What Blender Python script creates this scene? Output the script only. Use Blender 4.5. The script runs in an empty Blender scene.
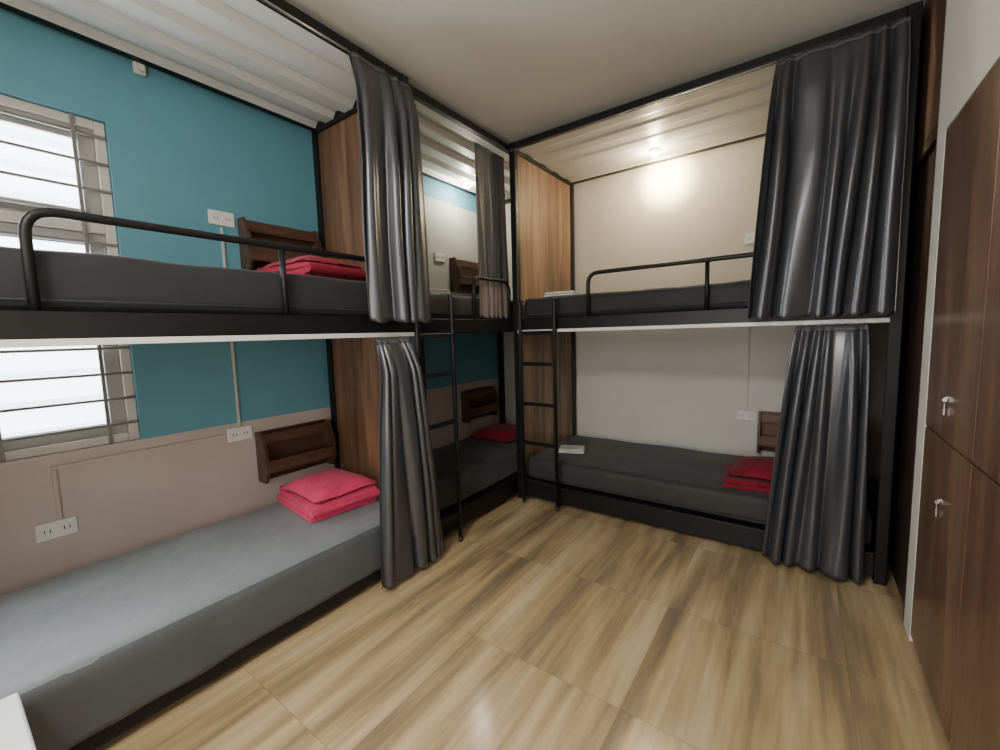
import bpy, bmesh, math, random
from mathutils import Vector, Matrix, noise
C = bpy.context.scene.collection
PI = math.pi
random.seed(4)

# ---------------------------------------------------------------- materials
def newmat(name):
    m = bpy.data.materials.new(name); m.use_nodes = True
    nt = m.node_tree; b = nt.nodes['Principled BSDF']
    return m, nt, b
def nd(nt, typ, ins=None, **props):
    n = nt.nodes.new(typ)
    for k, v in props.items(): setattr(n, k, v)
    for k, v in (ins or {}).items():
        if isinstance(v, tuple) and len(v) == 2 and hasattr(v[0], 'outputs'):
            nt.links.new(v[0].outputs[v[1]], n.inputs[k])
        else: n.inputs[k].default_value = v
    return n
def ramp(nt, src, stops):
    r = nt.nodes.new('ShaderNodeValToRGB'); nt.links.new(src, r.inputs[0])
    e = r.color_ramp.elements
    while len(e) < len(stops): e.new(0.5)
    for i, (p, c) in enumerate(stops): e[i].position = p; e[i].color = (*c, 1)
    return r
def plain(name, col, rough=0.5, metal=0.0, var=0.06, nscale=8, bump=0.0, bscale=60, spec=0.5, sheen=0):
    m, nt, b = newmat(name)
    tc = nd(nt, 'ShaderNodeTexCoord')
    n = nd(nt, 'ShaderNodeTexNoise', {'Vector': (tc, 'Object'), 'Scale': nscale, 'Detail': 4.0})
    lo = tuple(max(0, c*(1-var)) for c in col); hi = tuple(min(1, c*(1+var)) for c in col)
    r = ramp(nt, n.outputs[0], [(0.3, lo), (0.7, hi)])
    nt.links.new(r.outputs[0], b.inputs['Base Color'])
    b.inputs['Roughness'].default_value = rough; b.inputs['Metallic'].default_value = metal
    b.inputs['Specular IOR Level'].default_value = spec
    b.inputs['Sheen Weight'].default_value = sheen
    if bump:
        n2 = nd(nt, 'ShaderNodeTexNoise', {'Vector': (tc, 'Object'), 'Scale': bscale, 'Detail': 3.0})
        bp = nd(nt, 'ShaderNodeBump', {'Height': (n2, 0), 'Strength': bump, 'Distance': 0.01})
        nt.links.new(bp.outputs[0], b.inputs['Normal'])
    return m
def wood(name, c1, c2, c3, sc=(14, 14, 0.9), rough=0.4, spec=0.5, fine=0.35):
    m, nt, b = newmat(name)
    tc = nd(nt, 'ShaderNodeTexCoord')
    mp = nd(nt, 'ShaderNodeMapping', {'Vector': (tc, 'Object')}); mp.inputs['Scale'].default_value = sc
    n = nd(nt, 'ShaderNodeTexNoise', {'Vector': (mp, 0), 'Scale': 1.3, 'Detail': 6.0, 'Roughness': 0.6, 'Distortion': 0.6})
    mp2 = nd(nt, 'ShaderNodeMapping', {'Vector': (tc, 'Object')}); mp2.inputs['Scale'].default_value = tuple(s*5 for s in sc)
    n2 = nd(nt, 'ShaderNodeTexNoise', {'Vector': (mp2, 0), 'Scale': 2.0, 'Detail': 3.0})
    r = ramp(nt, n.outputs[0], [(0.3, c1), (0.5, c2), (0.68, c3)])
    mx = nd(nt, 'ShaderNodeMix', {'Factor': fine}, data_type='RGBA', blend_type='MULTIPLY')
    nt.links.new(r.outputs[0], mx.inputs[6])
    r2 = ramp(nt, n2.outputs[0], [(0.35, (0.45, 0.45, 0.45)), (0.65, (1, 1, 1))])
    nt.links.new(r2.outputs[0], mx.inputs[7])
    nt.links.new(mx.outputs[2], b.inputs['Base Color'])
    b.inputs['Roughness'].default_value = rough; b.inputs['Specular IOR Level'].default_value = spec
    return m
def emis(name, col, s):
    m, nt, b = newmat(name)
    b.inputs['Emission Color'].default_value = (*col, 1); b.inputs['Emission Strength'].default_value = s
    b.inputs['Base Color'].default_value = (*col, 1)
    return m

M = {}
M['black'] = plain('black_steel', (0.009, 0.009, 0.010), 0.42, 0.0, 0.2, spec=0.35)
M['panel'] = wood('walnut_panel', (0.075, 0.036, 0.020), (0.19, 0.098, 0.055), (0.32, 0.185, 0.112), (9, 9, 0.6))
M['panel_lit'] = wood('lit_walnut_panel', (0.11, 0.062, 0.036), (0.27, 0.165, 0.100), (0.41, 0.270, 0.175), (9, 9, 0.6))  # same walnut, the light falling on it painted as lighter grain
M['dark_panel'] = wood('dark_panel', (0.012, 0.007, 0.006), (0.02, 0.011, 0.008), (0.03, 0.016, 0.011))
M['locker'] = wood('brown_locker_wood', (0.095, 0.047, 0.028), (0.165, 0.088, 0.054), (0.24, 0.142, 0.090), (6, 6, 0.55), 0.28, 0.5, 0.45)
M['door'] = wood('dark_door', (0.028, 0.016, 0.012), (0.05, 0.028, 0.020), (0.07, 0.040, 0.028), (9, 9, 0.8), 0.5, 0.3)
M['door_top'] = wood('brown_top_panel', (0.065, 0.034, 0.022), (0.105, 0.055, 0.036), (0.15, 0.082, 0.054), (9, 9, 0.8), 0.45, 0.4)
M['shelf'] = wood('shelf_wood', (0.050, 0.026, 0.017), (0.095, 0.050, 0.032), (0.15, 0.080, 0.052), (1.5, 14, 14), 0.4)
M['shelf_light'] = wood('lighter_shelf_wood', (0.10, 0.055, 0.035), (0.18, 0.10, 0.062), (0.26, 0.15, 0.10), (1.5, 14, 14), 0.4)
M['white'] = plain('white_plastic', (0.78, 0.78, 0.75), 0.35, 0, 0.03)
M['white_metal'] = plain('white_sheet', (0.66, 0.66, 0.62), 0.40, 0, 0.03, 2)
M['ceil'] = plain('ceiling_paint', (0.70, 0.68, 0.62), 0.85, 0, 0.03, 2)
M['wallw'] = plain('white_paint', (0.70, 0.68, 0.62), 0.75, 0, 0.03, 2)
M['trunk'] = plain('trunking_plastic', (0.58, 0.55, 0.50), 0.5, 0, 0.03, 2)
M['alu'] = plain('window_aluminium', (0.60, 0.56, 0.50), 0.45, 0.0, 0.05)
M['sash'] = plain('backlit_sash_aluminium', (0.34, 0.33, 0.31), 0.4, 0.1, 0.05)  # backlit shade of the sashes put into a darker grey
M['louvre'] = plain('louvre_grey', (0.30, 0.33, 0.37), 0.5, 0.0, 0.05)
M['steel'] = plain('steel', (0.6, 0.6, 0.58), 0.25, 0.9, 0.05)
M['barpaint'] = plain('bar_paint', (0.22, 0.20, 0.18), 0.45, 0.1, 0.1)
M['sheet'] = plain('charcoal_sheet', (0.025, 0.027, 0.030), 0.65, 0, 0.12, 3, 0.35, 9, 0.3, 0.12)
M['sheet_lit'] = plain('lit_slate_sheet', (0.175, 0.195, 0.205), 0.58, 0, 0.14, 3, 0.55, 9, 0.45, 0.2)  # window light on the top put into the lighter grey
M['sheet_shaded'] = plain('shaded_slate_sheet', (0.080, 0.088, 0.094), 0.62, 0, 0.14, 3, 0.55, 9, 0.3, 0.1)  # same sheet, shade on its front side put into the colour
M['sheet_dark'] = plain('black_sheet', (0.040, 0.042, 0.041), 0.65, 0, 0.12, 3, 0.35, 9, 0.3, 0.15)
M['satin'] = plain('grey_satin', (0.080, 0.083, 0.094), 0.29, 0.50, 0.04, 3, 0.0, 12, 0.8, 0.0)
M['tape'] = plain('curtain_tape', (0.08, 0.08, 0.09), 0.7, 0, 0.1)
M['pink'] = plain('red_pink_cotton', (0.66, 0.050, 0.135), 0.8, 0, 0.12, 20, 0.4, 40, 0.2, 0.1)
M['red'] = plain('crimson_cotton', (0.34, 0.018, 0.045), 0.8, 0, 0.12, 20, 0.4, 40, 0.2, 0.1)
M['dark_red'] = plain('dark_red_cotton', (0.25, 0.012, 0.032), 0.85, 0, 0.15, 20, 0.4, 40, 0.2, 0.1)
M['towel'] = plain('white_cloth', (0.72, 0.72, 0.70), 0.9, 0, 0.05, 30, 0.5, 120)
M['slot'] = plain('socket_slot', (0.03, 0.03, 0.03), 0.6)
M['lamp'] = emis('lamp_lens', (1.0, 0.88, 0.66), 150)
M['lamp_cool'] = emis('lamp_lens_cool', (1.0, 0.95, 0.85), 100)

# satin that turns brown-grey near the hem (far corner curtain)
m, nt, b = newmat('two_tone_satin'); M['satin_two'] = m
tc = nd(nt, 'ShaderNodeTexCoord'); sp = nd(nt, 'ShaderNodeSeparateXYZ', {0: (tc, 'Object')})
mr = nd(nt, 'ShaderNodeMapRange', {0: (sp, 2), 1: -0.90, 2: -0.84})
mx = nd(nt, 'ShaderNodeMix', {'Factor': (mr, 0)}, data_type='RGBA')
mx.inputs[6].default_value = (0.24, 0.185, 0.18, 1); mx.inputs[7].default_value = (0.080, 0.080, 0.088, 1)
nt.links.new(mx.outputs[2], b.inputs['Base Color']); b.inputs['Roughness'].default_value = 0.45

# back wall: cream with the lamp's warm tint painted in above the deck, greyer below
m, nt, b = newmat('back_wall_warm_tint'); M['cream'] = m
g = nd(nt, 'ShaderNodeNewGeometry'); sp = nd(nt, 'ShaderNodeSeparateXYZ', {0: (g, 'Position')})
nz = nd(nt, 'ShaderNodeTexNoise', {'Vector': (g, 'Position'), 'Scale': 2.0, 'Detail': 4.0})
ca = ramp(nt, nz.outputs[0], [(0.3, (0.62, 0.575, 0.475)), (0.7, (0.66, 0.615, 0.515))])
cb = ramp(nt, nz.outputs[0], [(0.3, (0.64, 0.64, 0.60)), (0.7, (0.69, 0.69, 0.65))])
upz = nd(nt, 'ShaderNodeMath', {0: (sp, 2), 1: 1.26}, operation='GREATER_THAN')
mx = nd(nt, 'ShaderNodeMix', {'Factor': (upz, 0)}, data_type='RGBA')
nt.links.new(cb.outputs[0], mx.inputs[6]); nt.links.new(ca.outputs[0], mx.inputs[7])
nt.links.new(mx.outputs[2], b.inputs['Base Color']); b.inputs['Roughness'].default_value = 0.6

# left wall: teal over pale beige, pale inside the far bay
m, nt, b = newmat('teal_and_beige_wall'); M['leftwall'] = m
g = nd(nt, 'ShaderNodeNewGeometry'); sp = nd(nt, 'ShaderNodeSeparateXYZ', {0: (g, 'Position')})
def gt(src, v): return nd(nt, 'ShaderNodeMath', {0: src, 1: v}, operation='GREATER_THAN')
def mul(a, b_): return nd(nt, 'ShaderNodeMath', {0: (a, 0), 1: (b_, 0)}, operation='MULTIPLY')
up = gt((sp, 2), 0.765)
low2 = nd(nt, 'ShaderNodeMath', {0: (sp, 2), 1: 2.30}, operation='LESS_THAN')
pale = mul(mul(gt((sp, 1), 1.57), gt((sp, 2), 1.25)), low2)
nz = nd(nt, 'ShaderNodeTexNoise', {'Vector': (g, 'Position'), 'Scale': 3.0, 'Detail': 4.0})
teal = ramp(nt, nz.outputs[0], [(0.3, (0.115, 0.310, 0.385)), (0.7, (0.130, 0.340, 0.415))])
beige = ramp(nt, nz.outputs[0], [(0.3, (0.49, 0.41, 0.37)), (0.7, (0.55, 0.46, 0.42))])
mx = nd(nt, 'ShaderNodeMix', {'Factor': (up, 0)}, data_type='RGBA')
nt.links.new(beige.outputs[0], mx.inputs[6]); nt.links.new(teal.outputs[0], mx.inputs[7])
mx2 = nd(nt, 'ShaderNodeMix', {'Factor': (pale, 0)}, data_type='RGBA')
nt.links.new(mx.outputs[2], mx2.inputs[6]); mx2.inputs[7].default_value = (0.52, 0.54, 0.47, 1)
nt.links.new(mx2.outputs[2], b.inputs['Base Color']); b.inputs['Roughness'].default_value = 0.6

# floor: wood-look tiles with streaks along Y
m, nt, b = newmat('wood_look_tiles'); M['floor'] = m
g = nd(nt, 'ShaderNodeNewGeometry'); sp = nd(nt, 'ShaderNodeSeparateXYZ', {0: (g, 'Position')})
T = 0.6
def fl(src, off):
    a = nd(nt, 'ShaderNodeMath', {0: src, 1: off}, operation='ADD')
    d = nd(nt, 'ShaderNodeMath', {0: (a, 0), 1: T}, operation='DIVIDE')
    f = nd(nt, 'ShaderNodeMath', {0: (d, 0)}, operation='FLOOR')
    fr = nd(nt, 'ShaderNodeMath', {0: (d, 0)}, operation='FRACT')
    return f, fr
fx, rx = fl((sp, 0), 10.03); fy, ry = fl((sp, 1), 10.2)
cell = nd(nt, 'ShaderNodeCombineXYZ', {0: (fx, 0), 1: (fy, 0)})
wn = nd(nt, 'ShaderNodeTexWhiteNoise', {'Vector': (cell, 0)}, noise_dimensions='2D')
off = nd(nt, 'ShaderNodeVectorMath', {0: (wn, 'Color')}, operation='SCALE'); off.inputs[3].default_value = 0.30
sc = nd(nt, 'ShaderNodeVectorMath', {0: (g, 'Position'), 1: (7.0, 0.62, 1.0)}, operation='MULTIPLY')
ad = nd(nt, 'ShaderNodeVectorMath', {0: (sc, 0), 1: (off, 0)}, operation='ADD')
n1 = nd(nt, 'ShaderNodeTexNoise', {'Vector': (ad, 0), 'Scale': 1.0, 'Detail': 8.0, 'Roughness': 0.60, 'Distortion': 0.25})
sc2 = nd(nt, 'ShaderNodeVectorMath', {0: (ad, 0), 1: (6.0, 3.0, 1.0)}, operation='MULTIPLY')
n2 = nd(nt, 'ShaderNodeTexNoise', {'Vector': (sc2, 0), 'Scale': 1.0, 'Detail': 5.0})
r = ramp(nt, n1.outputs[0], [(0.33, (0.225, 0.172, 0.118)), (0.43, (0.37, 0.268, 0.155)), (0.51, (0.52, 0.375, 0.205)), (0.64, (0.66, 0.510, 0.320))])
r2 = ramp(nt, n2.outputs[0], [(0.35, (0.80, 0.80, 0.80)), (0.65, (1, 1, 1))])
mx = nd(nt, 'ShaderNodeMix', {'Factor': 0.8}, data_type='RGBA', blend_type='MULTIPLY')
nt.links.new(r.outputs[0], mx.inputs[6]); nt.links.new(r2.outputs[0], mx.inputs[7])
def edge(fr):
    a = nd(nt, 'ShaderNodeMath', {0: (fr, 0), 1: 0.5}, operation='SUBTRACT')
    c = nd(nt, 'ShaderNodeMath', {0: (a, 0)}, operation='ABSOLUTE')
    return nd(nt, 'ShaderNodeMath', {0: (c, 0), 1: 0.4970}, operation='GREATER_THAN')
em = nd(nt, 'ShaderNodeMath', {0: (edge(rx), 0), 1: (edge(ry), 0)}, operation='MAXIMUM')
ef = nd(nt, 'ShaderNodeMath', {0: (em, 0), 1: 0.30}, operation='MULTIPLY')
mx2 = nd(nt, 'ShaderNodeMix', {'Factor': (ef, 0)}, data_type='RGBA')
nt.links.new(mx.outputs[2], mx2.inputs[6]); mx2.inputs[7].default_value = (0.16, 0.10, 0.055, 1)
nt.links.new(mx2.outputs[2], b.inputs['Base Color']); b.inputs['Roughness'].default_value = 0.17

# window pane: frosted
m, nt, b = newmat('frosted_pane'); M['pane'] = m
tr = nd(nt, 'ShaderNodeBsdfTransparent'); tl = nd(nt, 'ShaderNodeBsdfTranslucent', {'Color': (0.85, 0.92, 0.95, 1)})
ms = nd(nt, 'ShaderNodeMixShader', {0: 0.2, 1: (tr, 0), 2: (tl, 0)})
nt.links.new(ms.outputs[0], nt.nodes['Material Output'].inputs[0])

# ---------------------------------------------------------------- mesh helpers
def box(bm, x0, x1, y0, y1, z0, z1, bev=0.0, seg=2):
    t = bmesh.new(); bmesh.ops.create_cube(t, size=1)
    for v in t.verts:
        v.co = Vector((x0+(v.co.x+.5)*(x1-x0), y0+(v.co.y+.5)*(y1-y0), z0+(v.co.z+.5)*(z1-z0)))
    if bev: bmesh.ops.bevel(t, geom=t.edges[:], offset=bev, segments=seg, affect='EDGES', profile=0.5)
    me = bpy.data.meshes.new('t'); t.to_mesh(me); t.free(); bm.from_mesh(me); bpy.data.meshes.remove(me)
    return bm
def tube(bm, pts, r, n=10):
    pts = [Vector(p) for p in pts]; rings = []
    t0 = (pts[1]-pts[0]).normalized()
    u = t0.orthogonal().normalized()
    for i, p in enumerate(pts):
        a = (p-pts[i-1]).normalized() if i else t0
        c = (pts[i+1]-p).normalized() if i < len(pts)-1 else a
        t = (a+c).normalized()
        u = (u - t*u.dot(t)).normalized(); w = t.cross(u)
        rings.append([bm.verts.new(p+(u*math.cos(2*PI*k/n)+w*math.sin(2*PI*k/n))*r) for k in range(n)])
    for A, B in zip(rings, rings[1:]):
        for k in range(n): bm.faces.new((A[k], A[(k+1) % n], B[(k+1) % n], B[k]))
    bm.faces.new(rings[0][::-1]); bm.faces.new(rings[-1])
    return bm
def rounded(pts, r, n=6):
    pts = [Vector(p) for p in pts]; out = [pts[0]]
    for a, p, c in zip(pts, pts[1:], pts[2:]):
        d0 = (a-p).normalized(); d1 = (c-p).normalized()
        A = p+d0*r; B = p+d1*r
        for k in range(n+1):
            s = k/n; out.append(A.lerp(p, s).lerp(p.lerp(B, s), s))
    out.append(pts[-1]); return out
def cyl(bm, c, axis, r, h, n=24, r2=None):
    ax = Vector(axis).normalized(); c = Vector(c); u = ax.orthogonal().normalized(); w = ax.cross(u); r2 = r if r2 is None else r2
    A = [bm.verts.new(c+(u*math.cos(2*PI*k/n)+w*math.sin(2*PI*k/n))*r) for k in range(n)]
    B = [bm.verts.new(c+ax*h+(u*math.cos(2*PI*k/n)+w*math.sin(2*PI*k/n))*r2) for k in range(n)]
    for k in range(n): bm.faces.new((A[k], A[(k+1) % n], B[(k+1) % n], B[k]))
    bm.faces.new(A[::-1]); bm.faces.new(B)
def soft_box(bm, x0, x1, y0, y1, z0, z1, r, nx=30, ny=14, nz=4, amp=0.004, sc=4, seed=0, puff=0.0):
    """rounded, slightly wrinkled block; puff > 0 pinches the borders like a pillow"""
    cx, cy, cz = (x0+x1)/2, (y0+y1)/2, (z0+z1)/2; hx, hy, hz = (x1-x0)/2, (y1-y0)/2, (z1-z0)/2
    grid = {}
    def ease(i, n):
        s = -1+2*i/n; return math.copysign(1-(1-abs(s))**1.35, s)
    def V(i, j, k):
        key = (i, j, k)
        if key in grid: return grid[key]
        p = Vector((ease(i, nx)*hx, ease(j, ny)*hy, ease(k, nz)*hz))
        q = Vector((max(-hx+r, min(hx-r, p.x)), max(-hy+r, min(hy-r, p.y)), max(-hz+r, min(hz-r, p.z))))
        d = p-q
        if d.length > 1e-7: p = q+d.normalized()*min(r, max(abs(d.x), abs(d.y), abs(d.z)))
        if puff:
            f = (1-abs(p.x/hx)**3.5*puff)*(1-abs(p.y/hy)**3.5*puff); p.z = (p.z+hz)*f-hz if p.z > -hz*.2 else p.z
            cr = 1-0.06*(1-abs(p.y/hy)); p.x *= cr
        w = noise.noise(Vector((p.x*sc+seed, p.y*sc, p.z*sc)))*amp+noise.noise(Vector((p.x*sc*3+seed, p.y*sc*3, 5)))*amp*.4
        if k > 0: p.z += w - amp*.8
        if k > 0 and (j in (0, ny) or i in (0, nx)): p += Vector((math.copysign(w, p.x) if i in (0, nx) else 0, math.copysign(w, p.y) if j in (0, ny) else 0, 0))*.5
        v = bm.verts.new((cx+p.x, cy+p.y, cz+p.z)); grid[key] = v; return v
    for i in range(nx):
        for j in range(ny):
            bm.faces.new((V(i, j, nz), V(i+1, j, nz), V(i+1, j+1, nz), V(i, j+1, nz)))
            bm.faces.new((V(i, j, 0), V(i, j+1, 0), V(i+1, j+1, 0), V(i+1, j, 0)))
    for i in range(nx):
        for k in range(nz):
            bm.faces.new((V(i, 0, k), V(i+1, 0, k), V(i+1, 0, k+1), V(i, 0, k+1)))
            bm.faces.new((V(i, ny, k), V(i, ny, k+1), V(i+1, ny, k+1), V(i+1, ny, k)))
    for j in range(ny):
        for k in range(nz):
            bm.faces.new((V(0, j, k), V(0, j, k+1), V(0, j+1, k+1), V(0, j+1, k)))
            bm.faces.new((V(nx, j, k), V(nx, j+1, k), V(nx, j+1, k+1), V(nx, j, k+1)))
    return bm
def obj(name, bm, mat, parent=None, smooth=False, label=None):
    me = bpy.data.meshes.new(name); bmesh.ops.recalc_face_normals(bm, faces=bm.faces[:]); bm.to_mesh(me); bm.free()
    me.materials.append(M[mat] if isinstance(mat, str) else mat)
    if smooth:
        for p in me.polygons: p.use_smooth = True
    o = bpy.data.objects.new(name, me); C.objects.link(o)
    if parent: o.parent = parent
    if label: o['label'] = label
    return o
def thing(name, label, cat, loc=(0, 0, 0), rz=0.0, group=None):
    o = bpy.data.objects.new(name, None); C.objects.link(o); o.empty_display_size = 0.1
    o.location = loc; o.rotation_euler = (0, 0, rz); tag(o, label, cat, group); return o
def tag(o, label, cat, group=None):
    o['label'] = label; o['category'] = cat
    if group: o['group'] = group
def struct(name, bm, mat, smooth=False, parent=None):
    o = obj(name, bm, mat, parent, smooth)
    if not parent: o['kind'] = 'structure'
    return o
B = bmesh.new

# ---------------------------------------------------------------- the room
XL, XR, YB, YF, ZC = -2.45, 0.37, 3.42, -1.6, 2.53
SE = 2.195      # far edge of the white strip beside the lockers
struct('floor', box(B(), XL-.15, XR+.8, YF-.1, YB+.15, -0.1, 0), 'floor')
struct('ceiling', box(B(), XL-.15, XR+.8, YF-.1, YB+.15, ZC, ZC+.1), 'ceil')
struct('wall_back', box(B(), XL, XR+.8, YB, YB+.12, 0, ZC), 'cream')
struct('wall_front', box(B(), XL, XR+.8, YF-.1, YF, 0, ZC), 'wallw')
WY0, WY1, WZ0, WZ1 = -0.62, 0.576, 0.765, 2.15
bm = B()
box(bm, XL-.15, XL, YF-.1, WY0, 0, ZC); box(bm, XL-.15, XL, WY1, YB+.12, 0, ZC)
box(bm, XL-.15, XL, WY0, WY1, 0, WZ0); box(bm, XL-.15, XL, WY0, WY1, WZ1, ZC)
struct('wall_left', bm, 'leftwall')
LY0, LY1, LZ = 1.06, 2.085, 1.835
bm = B()
box(bm, XR, XR+.12, YF, LY0-.003, 0, ZC); box(bm, XR, XR+.12, LY0-.003, LY1+.003, LZ+.003, ZC)
box(bm, XR, XR+.12, LY1+.003, SE, 0, ZC)
box(bm, XR, XR+.12, 2.99, YB, 0, ZC)
box(bm, XR+.56, XR+.68, YF, YB, 0, ZC)
struct('wall_right', bm, 'wallw')
# dark door beside the bunk end
d = thing('door_1', 'dark brown wooden door between the white wall strip and the corner bunk', 'door'); d['kind'] = 'structure'
bm = B()
box(bm, XR+.002, XR+.09, SE+.002, SE+.04, 0, 1.91, .003); box(bm, XR+.002, XR+.09, 2.94, 2.985, 0, 2.5, .003)
box(bm, XR+.002, XR+.09, SE+.04, 2.94, 1.86, 1.91, .003)
obj('door_frame', bm, 'door', d)
obj('door_leaf', box(B(), XR+.02, XR+.06, SE+.042, 2.938, 0.006, 1.857, .003), 'door', d)
obj('top_panel', box(B(), XR+.004, XR+.06, SE+.003, 2.938, 1.913, 2.525, .003), 'door_top', d, label='brown wood panel above the door')

# window
w = thing('window_1', 'frosted white sliding window with horizontal security bars in the teal wall', 'window'); w['kind'] = 'structure'
bm = B(); fx0, fx1 = XL-.11, XL-.02
def frame(bm, x0, x1, y0, y1, z0, z1, t, bev=.003):
    box(bm, x0, x1, y0, y0+t, z0, z1, bev); box(bm, x0, x1, y1-t, y1, z0, z1, bev)
    box(bm, x0, x1, y0+t, y1-t, z0, z0+t, bev); box(bm, x0, x1, y0+t, y1-t, z1-t, z1, bev)
frame(bm, fx0, fx1, WY0+.002, WY1-.002, WZ0+.002, WZ1-.002, .035)
obj('window_frame', bm, 'alu', w)
ym = (WY0+WY1)/2
for (a, c, xo) in ((WY0+.037, ym+.03, -.095), (ym-.03, WY1-.037, -.065)):
    for (z0, z1) in ((WZ0+.037, 1.68), (1.72, WZ1-.037)):
        bm = B(); frame(bm, XL+xo, XL+xo+.028, a, c, z0, z1, .055)
        s = obj('sash', bm, 'sash', w)
        obj('pane', box(B(), XL+xo+.010, XL+xo+.016, a+.055, c-.055, z0+.055, z1-.055), 'pane', s)
obj('transom', box(B(), fx0, fx1, WY0+.037, WY1-.037, 1.68, 1.72, .003), 'alu', w)
for i in range(12):
    z = WZ0+.085+i*.112
    obj('security_bar', tube(B(), [(XL-.012, WY0+.004, z), (XL-.012, WY1-.004, z)], .0065, 8), 'barpaint', w)
for y in (-.25, .16, .47):
    obj('bar_upright', box(B(), XL-.0095, XL-.002, y-.007, y+.007, WZ0+.003, WZ1-.003, .002), 'barpaint', w)
for i in range(11):
    z = WZ0+.09+i*.12
    bm = B(); vs = [bm.verts.new(p) for p in ((XL-.150, WY0+.004, z-.018), (XL-.118, WY0+.004, z+.006), (XL-.118, WY1-.004, z+.006), (XL-.150, WY1-.004, z-.018))]
    bm.faces.new(vs); bmesh.ops.solidify(bm, geom=bm.faces[:], thickness=.003)
    obj('louvre_slat', bm, 'louvre', w)

# ---------------------------------------------------------------- bunks
DZ0, DZ1, TOP = 1.215, 1.295, 2.48
def ribbed(x0, x1, y0, y1, z, dep):
    bm = B(); pts = []; n = max(3, round((y1-y0)/.19)); p = (y1-y0)/n
    for i in range(n):
        a = y0+i*p; pts += [(a, z), (a+p*.42, z), (a+p*.56, z+dep), (a+p*.86, z+dep)]
    pts.append((y1, z))
    lo0 = [bm.verts.new((x0, y, zz)) for y, zz in pts]; lo1 = [bm.verts.new((x1, y, zz)) for y, zz in pts]
    hi0 = [bm.verts.new((x0, y, zz+.003)) for y, zz in pts]; hi1 = [bm.verts.new((x1, y, zz+.003)) for y, zz in pts]
    for i in range(len(pts)-1):
        bm.faces.new((lo0[i], lo0[i+1], lo1[i+1], lo1[i])); bm.faces.new((hi0[i], hi1[i], hi1[i+1], hi0[i+1]))
        bm.faces.new((lo0[i], hi0[i], hi0[i+1], lo0[i+1])); bm.faces.new((lo1[i], lo1[i+1], hi1[i+1], hi1[i]))
    bm.faces.new((lo0[0], lo1[0], hi1[0], hi0[0])); bm.faces.new((lo0[-1], hi0[-1], hi1[-1], lo1[-1]))
    return bm
def bunk(label, loc, rz, L, W, panels, guard, track, rib=.030):
    t = thing('bunk_bed', label, 'bunk bed', loc, rz, 'black steel bunk beds')
    h = .0225
    for x in (0, L):
        for y in (0, W):
            obj('post', box(B(), x-h, x+h, y-h, y+h, 0, TOP, .004), 'black', t)
    def ring(name, z0, z1, d=.018, ze=0):
        for y in (0, W): obj(name, box(B(), h, L-h, y-d, y+d, z0, z1, .003), 'black', t)
        for x in (0, L): obj(name, box(B(), x-d, x+d, h, W-h, z0-ze, z1, .003), 'black', t)
    ring('canopy_rail', TOP-.04, TOP, ze=.02)
    ring('deck_beam', DZ0, DZ1, .021)
    ring('base_beam', .03, .143, .021)
    for z in (DZ1-.03, .125):
        obj('bed_board', box(B(), h, L-h, .022, W-.022, z, z+.016), 'black', t)
    obj('canopy_panel', ribbed(.019, L-.019, .019, W-.019, TOP-.036, rib), 'white_metal', t, label='white ribbed sheet roof panel')
    for x, mt in panels:
        for z0, z1 in ((DZ1+.001, TOP-.061), (.156, DZ0-.001)):
            obj('end_panel', box(B(), x-.009, x+.009, h, W-h, z0, z1, .002), mt, t, label='wood grain end panel')
    if guard:
        a, c, ups = guard; z = 1.56
        pts = rounded([(a, 0, DZ1-.005), (a, 0, z), (c, 0, z), (c, 0, DZ1-.005)], .07)
        gr = obj('guard_rail', tube(B(), pts, .0125, 12), 'black', t, True)
        for u in ups: obj('upright', tube(B(), [(u, 0, DZ1-.005), (u, 0, z-.003)], .011, 10), 'black', gr, True)
    if track:
        obj('curtain_track', box(B(), track[0], track[1], -.033, -.022, DZ0-.014, DZ0+.006, .002), 'white', t, label='white curtain track')
        obj('curtain_rod', tube(B(), [(.0, -.028, TOP-.055), (L, -.028, TOP-.055)], .0055, 8), 'steel', t, True)
    return t
R90 = PI/2
A_loc = (-1.65, -.42, 0); A_L, A_W = 1.96, .76
S_loc = (-1.685, 1.598, 0); S_L, S_W = 1.78, .725
R_loc = (-1.634, 2.505, 0); R_L, R_W = 1.964, .865
bunk('black steel bunk bed in front of the barred window on the teal wall', A_loc, R90, A_L, A_W, ((A_L, 'panel'), (0, 'panel')), (.62, 1.915, (1.29,)), (.0, A_L-.03))
bunk('black steel bunk bed in the far left corner behind the first bunk', S_loc, R90, S_L, S_W, (), (.49, .88, ()), None)
bunk('black steel bunk bed along the cream back wall beside the dark door', R_loc, 0, R_L, R_W, ((0, 'panel_lit'), (R_L, 'dark_panel')), (.534, 1.90, (1.214,)), (.02, R_L-.02), .007)

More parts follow.
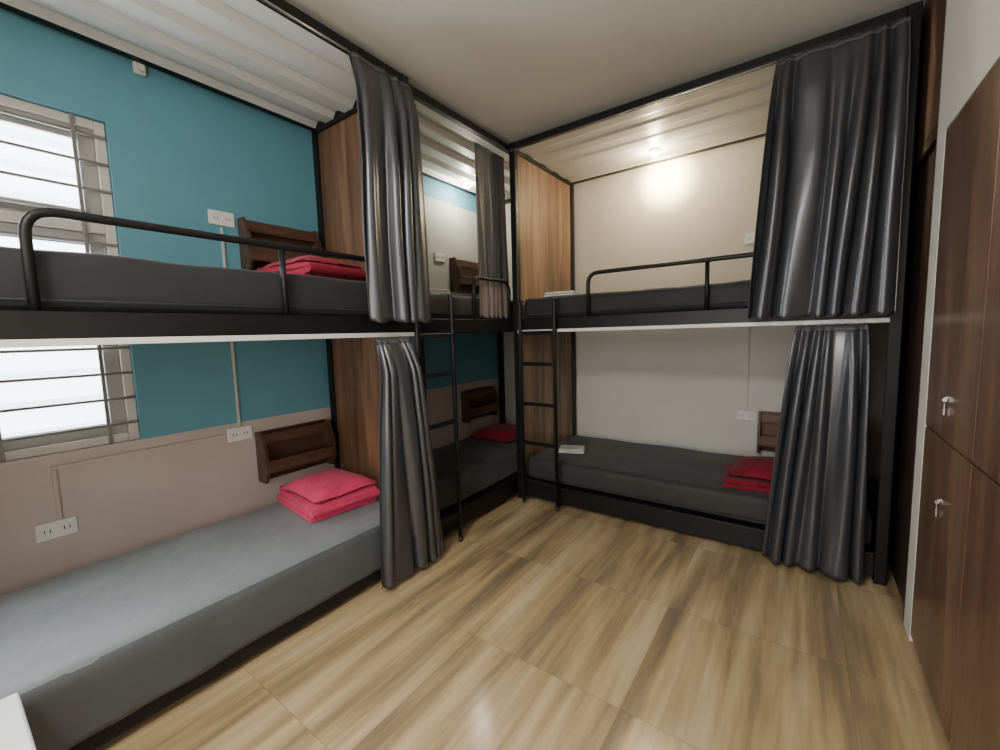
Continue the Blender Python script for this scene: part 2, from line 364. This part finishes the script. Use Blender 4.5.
def world(loc, rz, p):
    return Vector(loc)+Matrix.Rotation(rz, 3, 'Z') @ Vector(p)
def mattress(label, loc, rz, L, W, z0, z1, mat, seed, y0=.026, drape=False):
    t = thing('mattress', label, 'mattress', world(loc, rz, (L/2, W/2, z0)), rz, 'bunk mattresses')
    hx, hy = L/2-.03, W/2-.03
    obj('fitted_sheet', soft_box(B(), -hx, hx, -W/2+y0, hy, 0, z1-z0, .035, 56, 24, 6, .006, 5, seed), mat, t, True)
    hx2, y00 = hx+.001, -W/2+y0-.001
    if not drape:
        obj('sheet_hem', tube(B(), [(-hx2+.03, y00, .03), (hx2-.03, y00, .03)], .003, 6), mat, t, True)
    else:       # loose sheet edge hanging in shallow folds, its shade painted darker
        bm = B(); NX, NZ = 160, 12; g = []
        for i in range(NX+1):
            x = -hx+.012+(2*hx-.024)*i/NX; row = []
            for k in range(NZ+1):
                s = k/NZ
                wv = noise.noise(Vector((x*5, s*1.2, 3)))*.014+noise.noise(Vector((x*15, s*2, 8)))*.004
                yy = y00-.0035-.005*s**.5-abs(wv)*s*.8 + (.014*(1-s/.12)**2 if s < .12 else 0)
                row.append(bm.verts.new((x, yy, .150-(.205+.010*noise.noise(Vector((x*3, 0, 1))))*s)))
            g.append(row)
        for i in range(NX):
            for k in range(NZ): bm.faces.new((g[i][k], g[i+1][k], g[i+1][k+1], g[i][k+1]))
        o = obj('sheet_drape', bm, 'sheet_shaded', t, True, label='sheet side hanging over the frame, shade painted darker'); md = o.modifiers.new('s', 'SOLIDIFY'); md.thickness = .0015
    return t
mattress('slate grey sheeted mattress, lit top painted lighter, on the lower bunk below the window', A_loc, R90, A_L, A_W, .144, .305, 'sheet_lit', 1, -.024, True)
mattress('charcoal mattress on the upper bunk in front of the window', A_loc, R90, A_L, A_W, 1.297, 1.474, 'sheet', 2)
mattress('charcoal mattress in the lower far left corner bunk', S_loc, R90, S_L, S_W, .144, .305, 'sheet_dark', 3)
mattress('charcoal mattress in the upper far left corner bunk', S_loc, R90, S_L, S_W, 1.297, 1.455, 'sheet', 4, .075)
mattress('near-black mattress on the lower bunk along the back wall', R_loc, 0, R_L, R_W, .144, .305, 'sheet_dark', 5)
mattress('dark grey mattress on the upper bunk along the back wall under the lit lamp', R_loc, 0, R_L, R_W, 1.297, 1.445, 'sheet', 6)

# ---------------------------------------------------------------- curtains
def curtain(label, loc, rz, top, bot, z1, z0, folds, ya=-.050, yb=-.095, amp=.028, seed=0, mat='satin', inner=False, xw=.35, sweep=.7):
    cx = (top[0]+top[1])/2
    t = thing('curtain', label, 'curtain', world(loc, rz, (cx, ya, z1)), rz, 'dark grey satin bunk curtains')
    rnd = random.Random(seed); ph = [rnd.uniform(0, 6.28) for _ in range(8)]
    NS, NT = folds*28, 60
    def P(s, v):
        fan = v**0.8
        a = top[0]+(bot[0]-top[0])*fan; c = top[1]+(bot[1]-top[1])*fan
        win = math.sin(PI*s)**.5 if 0 < s < 1 else 0
        sw = s+win*(.075*math.sin(2*PI*1.1*s+ph[0]+v*1.0)+.022*math.sin(2*PI*2.7*s+ph[1]-v*1.4))
        x = a+(c-a)*s
        k = min(1, .28+v*1.9)
        f = 2*PI*folds*sw+sweep*math.sin(v*2.4+ph[2])+.35*sweep*math.sin(v*4+s*5+ph[5])
        am = amp*k*(.68+.36*math.sin(2*PI*1.4*s+ph[3]+v*1.7))
        wv = math.sin(f)+.06*math.sin(2*f+ph[4])*(1-v*.5)
        mid = ya+(yb-ya)*min(1, v/.14)**.7
        y = mid+am*wv/1.05
        if not inner: y += .35*amp*noise.noise(Vector((s*3+seed, v*2.4, seed)))*k
        x += xw*am*math.cos(f)*k*(1 if .02 < s < .98 else 0)
        z = z1+(z0-z1)*v+.006*math.sin(f)*(v > .97)
        return Vector((x-cx, y-ya, z-z1))
    bm = B(); g = [[bm.verts.new(P(i/NS, j/NT)) for i in range(NS+1)] for j in range(NT+1)]
    for j in range(NT):
        for i in range(NS): bm.faces.new((g[j][i], g[j][i+1], g[j+1][i+1], g[j+1][i]))
    o = obj('drape', bm, mat, t, True); md = o.modifiers.new('s', 'SOLIDIFY'); md.thickness = .0015
    bm = B(); pts0 = [P(i/NS, 0) for i in range(NS+1)]; pts1 = [P(i/NS, .022) for i in range(NS+1)]
    for i in range(NS):
        q = [p+Vector((0, -.003, .001)) for p in (pts0[i], pts0[i+1], pts1[i+1], pts1[i])]
        bm.faces.new([bm.verts.new(p) for p in q])
    bmesh.ops.remove_doubles(bm, verts=bm.verts[:], dist=1e-5)
    o = obj('heading_tape', bm, 'tape', t, True); md = o.modifiers.new('s', 'SOLIDIFY'); md.thickness = .001
    for k in range(folds):
        p = P((k+.5)/folds, 0)
        obj('hook', tube(B(), [(p.x, p.y*.5, -.015), (p.x, p.y*.3+.006, .002), (p.x, .014, .006)], .0022, 6), 'steel', t, True)
    return t
curtain('long dark grey satin curtain on the upper bunk nearest the window', A_loc, R90, (1.60, 1.955), (1.615, 1.995), 2.415, 1.27, 4, seed=1, amp=.033)
curtain('floor-length dark grey satin curtain on the lower bunk nearest the window', A_loc, R90, (1.66, 1.86), (1.585, 2.00), 1.195, .03, 5, seed=2, amp=.027, yb=-.115)
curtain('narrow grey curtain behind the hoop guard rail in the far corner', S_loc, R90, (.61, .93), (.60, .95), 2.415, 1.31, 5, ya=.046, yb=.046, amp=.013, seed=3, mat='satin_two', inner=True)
curtain('widest dark grey satin curtain, on the upper bunk beside the dark door', R_loc, 0, (1.50, 1.945), (1.415, 1.95), 2.415, 1.235, 6, seed=14, amp=.038, yb=-.100, sweep=1.5)
curtain('floor-length dark grey satin curtain on the lower bunk beside the dark door', R_loc, 0, (1.61, 1.87), (1.505, 1.905), 1.195, .03, 5, seed=5, amp=.031, sweep=1.0)

# ---------------------------------------------------------------- ladders
def ladder(label, loc, rz, x0, x1, y, ret):
    t = thing('ladder', label, 'ladder', world(loc, rz, (x0, y, 0)), rz, 'black bunk ladders')
    w = x1-x0
    for x in (0, w):
        obj('ladder_rail', tube(B(), rounded([(x, 0, 0.002), (x, 0, 1.415), (x, ret, 1.415)], ret*.6, 4), .0125, 12), 'black', t, True)
    for z in (.17, .44, .715, .99, 1.20):
        obj('rung', box(B(), .008, w-.008, -.012, .012, z-.012, z+.012, .004), 'black', t)
    for x in (0, w):
        obj('foot_cap', tube(B(), [(x, 0, 0), (x, 0, .025)], .0145, 12), 'slot', t, True)
    return t
ladder('black steel ladder next to the floor-length curtain of the first bunk', S_loc, R90, -.100, .165, -.099, .012)
ladder('black steel ladder in the corner where the back wall bunk begins', R_loc, 0, .065, .328, -.068, .03)

# ---------------------------------------------------------------- wall shelves
def shelf(label, loc, rz, mat='shelf'):
    t = thing('wall_shelf', label, 'wall shelf', loc, rz, 'small dark wood bedside shelves')
    w, h, dp = .42, .28, .11
    obj('back_board', box(B(), 0, w, -.014, -.001, 0, h, .002), mat, t)
    for x in (0, w-.016):
        bm = B(); vs = []
        prof = [(-.015, 0), (-dp*.75, 0), (-dp, .05), (-dp, h*.62), (-dp*.55, h), (-.015, h)]
        for xx in (x, x+.016): vs.append([bm.verts.new((xx, a, b_)) for a, b_ in prof])
        bm.faces.new(vs[0]); bm.faces.new(vs[1][::-1])
        for i in range(len(prof)): j = (i+1) % len(prof); bm.faces.new((vs[0][i], vs[0][j], vs[1][j], vs[1][i]))
        obj('side_board', bm, mat, t)
    obj('shelf_board', box(B(), .017, w-.017, -dp*.8, -.015, .06, .075, .002), mat, t)
    obj('front_slat', box(B(), .017, w-.017, -dp+.002, -dp+.014, .055, .125, .003), mat, t)
    obj('top_slat', box(B(), .017, w-.017, -dp*.62, -dp*.62+.012, h-.07, h-.012, .003), mat, t)
    return t
shelf('dark wood wall shelf above the bright pink-red bedding on the lower left bunk', (XL, 1.06, .415), R90)
shelf('dark wood wall shelf on the teal wall above the upper left bunk', (XL, 1.065, 1.565), R90)
shelf('dark wood wall shelf in the lower far corner bunk', (XL, 2.80, .42), R90)
shelf('dark wood wall shelf in the upper far corner bunk', (XL, 2.72, 1.57), R90)
shelf('brown wood wall shelf on the back wall beside the lower right curtain', (-.225, YB, .33), 0, 'shelf_light')

# ---------------------------------------------------------------- bedding
def pillow(name, label, loc, rz, w, d, h, mat, seed, cat='pillow', group=None, tilt=0, amp=.009):
    o = obj(name, soft_box(B(), -w/2, w/2, -d/2, d/2, 0, h, h*.42, 26, 20, 6, amp, 9, seed, .62), mat, None, True)
    o.location = loc; o.rotation_euler = (tilt, 0, rz); tag(o, label, cat, group); return o
def blanket(label, loc, rz, w, d, layers, th, mat, seed, group=None):
    bm = B(); path = []
    for i in range(layers):
        z = th*.5+i*th; y0, y1 = (-d/2, d/2) if i % 2 == 0 else (d/2, -d/2)
        dd = .012*math.sin(seed+i*2.1)
        for k in range(13): s = k/12; path.append((y0+(y1-y0)*s+dd, z))
        if i < layers-1:
            for k in range(1, 6):
                a = -PI/2+PI*k/6; path.append((y1+dd+math.copysign(math.cos(a)*th*.5, y1), z+th*.5+math.sin(a)*th*.5))
    NX = 26; g = []
    for i in range(NX+1):
        x = -w/2+w*i/NX; row = []
        for j, (y, z) in enumerate(path):
            n_ = noise.noise(Vector((x*9+seed, y*9, z*25)))*.010*(z/(layers*th))
            row.append(bm.verts.new((x+noise.noise(Vector((z*40, y*5, seed)))*.010*(2*i/NX-1), y+n_*.5, z+n_*.6)))
        g.append(row)
    for i in range(NX):
        for j in range(len(path)-1): bm.faces.new((g[i][j], g[i+1][j], g[i+1][j+1], g[i][j+1]))
    o = obj('folded_blanket', bm, mat, None, True); md = o.modifiers.new('s', 'SOLIDIFY'); md.thickness = th*.86; md.offset = 0
    md2 = o.modifiers.new('b', 'BEVEL'); md2.width = th*.3; md2.segments = 3
    o.location = loc; o.rotation_euler = (0, 0, rz); tag(o, label, 'blanket', group); return o
G = 'red folded blankets on the bunks'; G2 = 'red pillows on the bunks'
blanket('bright pink-red folded blanket on the lower left mattress', (-2.08, 1.25, .305), R90-.12, .36, .40, 3, .028, 'pink', 1, G)
pillow('pillow', 'bright pink-red pillow lying on the folded blanket, lower left bunk', (-2.09, 1.26, .396), R90-.05, .36, .40, .065, 'pink', 7, group=G2)
blanket('deep red folded blanket on the upper mattress below the teal wall', (-2.08, 1.24, 1.476), R90+.08, .36, .44, 3, .026, 'red', 3, G)
pillow('pillow', 'deep red pillow on the folded blanket, upper left bunk', (-2.10, 1.25, 1.561), R90, .34, .44, .06, 'red', 9, group=G2)
pillow('pillow', 'dark red pillow in the lower far corner bunk', (-2.12, 2.95, .305), R90, .42, .42, .10, 'dark_red', 11, group=G2)
blanket('dark red folded blanket on the lower back wall mattress beside the curtain', (-.10, 2.79, .305), .12, .50, .34, 2, .022, 'dark_red', 5, G)
pillow('pillow', 'dark red slumped pillow on the folded blanket beside the lower right curtain', (-.07, 2.81, .357), 0, .50, .34, .085, 'dark_red', 13, group=G2, amp=.010)
def towel(label, loc, rz, w=.19, d=.14):
    o = obj('folded_towel', soft_box(B(), -w/2, w/2, -d/2, d/2, 0, .016, .007, 16, 12, 3, .002, 20, 2), 'towel', None, True)
    bm = bmesh.new(); bm.from_mesh(o.data); soft_box(bm, -w/2+.006, w/2-.003, -d/2+.004, d/2-.005, .0165, .033, .007, 16, 12, 3, .003, 20, 6)
    bm.to_mesh(o.data); bm.free()
    for p in o.data.polygons: p.use_smooth = True
    o.location = loc; o.rotation_euler = (0, 0, rz); tag(o, label, 'towel', 'small white folded towels'); return o
towel('small white folded towel on the lower back wall mattress', (-1.38, 2.82, .304), .35)
towel('small white folded towel on the upper back wall mattress', (-1.36, 2.66, 1.444), .1, .22, .15)
towel('small white folded towel on the upper far corner mattress', (-1.88, 1.92, 1.454), 1.2, .18, .14)

# ---------------------------------------------------------------- sockets, trunking
def socket(label, loc, rz):
    t = thing('power_socket', label, 'power socket', loc, rz, 'white wall sockets')
    obj('face_plate', box(B(), -.06, .06, -.011, -.001, -.036, .036, .004), 'white', t)
    for x in (-.028, .028):
        bm = B()
        for dx in (-.008, .008): box(bm, x+dx-.0015, x+dx+.0015, -.0125, -.0105, -.007, .007)
        obj('pin_slots', bm, 'slot', t)
    return t
socket('white double socket on the teal wall beside the upper left shelf', (XL, .99, 1.83), R90)
socket('white double socket beside the lower left shelf at the end of the vertical trunking', (XL, .985, .705), R90)
socket('white double socket low on the beige wall under the window', (XL, .275, .46), R90)
socket('white double socket on the back wall beside the lower right shelf', (-.30, YB, .57), 0)
socket('white double socket on the back wall beside the upper right curtain', (-.28, YB, 1.80), 0)
socket('white double socket in the upper far corner bunk', (XL, 2.6, 1.84), R90)
tr = thing('cable_trunking', 'thin beige L-shaped cable trunking on the lower beige wall', 'cable trunking', (XL, .28, .5))
obj('horizontal_run', box(B(), .001, .012, 0, .64, .205, .219, .002), 'leftwall', tr)
obj('vertical_drop', box(B(), .001, .012, 0, .014, 0, .204, .002), 'leftwall', tr)
o = obj('cable_trunking', box(B(), .001, .012, -.006, .006, 0, 1.04, .002), 'trunk')
o.location = (XL, .985, .745); tag(o, 'thin vertical cable trunking on the teal wall between two sockets', 'cable trunking')
o = obj('cable_trunking', box(B(), -.007, .007, -.014, -.001, 0, .62, .002), 'cream')
o.location = (-.30, YB, .61); tag(o, 'thin vertical cable trunking on the lower back wall', 'cable trunking')
bm = box(B(), .001, .02, -.022, .022, -.025, .025, .006); o = obj('wall_bracket', bm, 'wallw')
bm = B(); cyl(bm, (.0205, 0, -.005), (1, 0, 0), .012, .022); obj('cap', bm, 'wallw', o)
o.location = (XL, .71, 2.42); tag(o, 'small white bracket high on the teal wall under the bunk roof', 'bracket')

# ---------------------------------------------------------------- downlights
def downlight(label, loc, mat, power, col):
    t = thing('downlight', label, 'ceiling light', loc, 0, 'downlights in the bunk roofs')
    bm = B(); n = 32; prof = [(.027, -.003), (.030, -.008), (.038, -.006), (.041, 0), (.027, 0)]
    rings = [[bm.verts.new((r*math.cos(2*PI*k/n), r*math.sin(2*PI*k/n), z)) for k in range(n)] for r, z in prof]
    for a in range(len(prof)):
        A_, B_ = rings[a], rings[(a+1) % len(prof)]
        for k in range(n): bm.faces.new((A_[k], A_[(k+1) % n], B_[(k+1) % n], B_[k]))
    obj('trim_ring', bm, 'white', t, True)
    bm = B(); n = 32; R_ = [(.0265, -.003), (.029, -.020), (.024, -.036), (.010, -.044)]
    rr = [[bm.verts.new((r*math.cos(2*PI*k/n), r*math.sin(2*PI*k/n), z)) for k in range(n)] for r, z in R_]
    for A_, B_ in zip(rr, rr[1:]):
        for k in range(n): bm.faces.new((A_[k], A_[(k+1) % n], B_[(k+1) % n], B_[k]))
    bm.faces.new(rr[-1]); bm.faces.new(rr[0][::-1])
    obj('lens', bm, mat, t, True)
    l = bpy.data.lights.new('downlight_bulb', 'POINT'); l.energy = power; l.color = col; l.shadow_soft_size = .03
    lo = bpy.data.objects.new('downlight_bulb', l); C.objects.link(lo); lo.location = Vector(loc)+Vector((0, 0, -.085))
downlight('lit warm downlight in the roof of the back wall bunk', (-.88, 3.16, 2.443), 'lamp', 12, (1, .80, .52))
downlight('lit downlight in the roof of the far left corner bunk', (-2.27, 2.78, 2.443), 'lamp_cool', 9, (1, .93, .8))
l = bpy.data.lights.new('downlight_beam', 'SPOT'); l.energy = 100; l.color = (1, .77, .42); l.shadow_soft_size = .03; l.spot_size = math.radians(88); l.spot_blend = 1
lo = bpy.data.objects.new('downlight_beam', l); C.objects.link(lo); lo.location = (-.88, 3.16, 2.375)
lo.rotation_euler = (Vector((-.87, 3.42, 2.335))-lo.location).to_track_quat('-Z', 'Y').to_euler()

# ---------------------------------------------------------------- lockers
lk = thing('locker_cabinet', 'tall brown wooden locker cabinet with keyed doors set in the white right wall', 'locker', (XR, LY0, 0))
bm = B(); W_ = LY1-LY0
box(bm, .024, .52, 0, .016, 0, LZ, .001); box(bm, .024, .52, W_-.016, W_, 0, LZ, .001); box(bm, .024, .52, W_/2-.009, W_/2+.009, 0, LZ-.001)
box(bm, .024, .52, .016, W_-.016, LZ-.018, LZ); box(bm, .024, .52, .016, W_-.016, 0, .05); box(bm, .024, .52, .016, W_-.016, .82, .84)
box(bm, .50, .519, .016, W_-.016, .05, LZ-.018)
obj('carcass', bm, 'locker', lk)
for i in range(2):
    y0 = i*W_/2+.002; y1 = (i+1)*W_/2-.002
    for z0, z1, zl in ((.03, .826, .64), (.832, LZ-.002, .965)):
        dr = obj('door', box(B(), .001, .022, y0, y1, z0, z1, .002), 'locker', lk)
        yl = 1.83-LY0 if i else .05
        bm = B(); cyl(bm, (.0005, yl, zl), (-1, 0, 0), .010, .002); cyl(bm, (-.0015, yl, zl), (-1, 0, 0), .007, .001)
        obj('lock', bm, 'steel', dr)
        bm = B(); box(bm, -.0065, -.0027, yl-.001, yl+.001, zl-.002, zl+.002)
        cyl(bm, (-.006, yl-.001, zl-.007), (0, 1, 0), .0055, .002)
        tube(bm, [(-.006, yl, zl-.011), (-.005, yl+.003, zl-.022), (-.004, yl+.004, zl-.032)], .0012, 6)
        box(bm, -.0065, -.002, yl+.0035, yl+.010, zl-.055, zl-.031, .0005)
        obj('key', bm, 'steel', dr)

# ---------------------------------------------------------------- small white stool, bottom left
st = thing('side_stool', 'small white low side stool in front of the lower left mattress', 'stool', (-1.42, -.12, 0))
obj('seat_top', box(B(), -.175, .175, -.195, .195, .305, .33, .006), 'white', st)
for x in (-.15, .15):
    for y in (-.17, .17): obj('leg', box(B(), x-.015, x+.015, y-.015, y+.015, 0, .304, .003), 'white', st)

# ---------------------------------------------------------------- light
cl = thing('fill_lamp', 'added round white fill lamp on the ceiling behind the viewpoint', 'ceiling light', (-.6, -.7, ZC))
bm = B(); cyl(bm, (0, 0, -.03), (0, 0, 1), .17, .029, 40); obj('base', bm, 'white', cl)  # unseen fixture, added to go with the room fill
bm = B(); cyl(bm, (0, 0, -.06), (0, 0, 1), .13, .029, 40, .16); obj('fill_diffuser', bm, emis('fill_diffuser', (1, .93, .82), 3), cl, True)
def area(name, loc, target, sx, sy, e, col):
    l = bpy.data.lights.new(name, 'AREA'); l.shape = 'RECTANGLE'; l.size = sx; l.size_y = sy; l.energy = e; l.color = col
    o = bpy.data.objects.new(name, l); C.objects.link(o); o.location = loc
    o.rotation_euler = (Vector(target)-Vector(loc)).to_track_quat('-Z', 'Y').to_euler(); return o
area('daylight', (XL-.9, -.05, 1.7), (XL+1, .25, 1.2), 2.2, 2.2, 460, (.93, .98, 1))
area('fill_lamp_light', (-.6, -.7, ZC-.08), (-.5, -.1, 0), .4, .4, 42, (1, .97, .90))  # fill from the added ceiling fixture
area('front_fill_light', (-.5, YF+.08, 1.2), (-.6, 1.2, 1.15), 1.4, 1.8, 33, (1, .98, .95))  # added fill just inside the closed front wall
wd = bpy.data.worlds.new('sky'); bpy.context.scene.world = wd; wd.use_nodes = True
wd.node_tree.nodes['Background'].inputs[0].default_value = (.90, .95, 1, 1); wd.node_tree.nodes['Background'].inputs[1].default_value = 5

# ---------------------------------------------------------------- camera
yaw, p, r = math.radians(35.7), math.radians(5.6), .029
F = Vector((-math.sin(yaw), math.cos(yaw), 0)); Rr = Vector((math.cos(yaw), math.sin(yaw), 0)); Z = Vector((0, 0, 1))
fwd = F*math.cos(p)-Z*math.sin(p); U = F*math.sin(p)+Z*math.cos(p)
cx_ = Rr*math.cos(r)-U*math.sin(r); cy_ = Rr*math.sin(r)+U*math.cos(r); cz_ = -fwd
cam = bpy.data.cameras.new('camera'); co = bpy.data.objects.new('camera', cam); C.objects.link(co)
mt = Matrix((cx_, cy_, cz_)).transposed().to_4x4(); mt.translation = Vector((0, 0, 1.2)); co.matrix_world = mt
cam.sensor_width = 36; cam.lens = 420*36/1000; cam.clip_start = .02
bpy.context.scene.camera = co
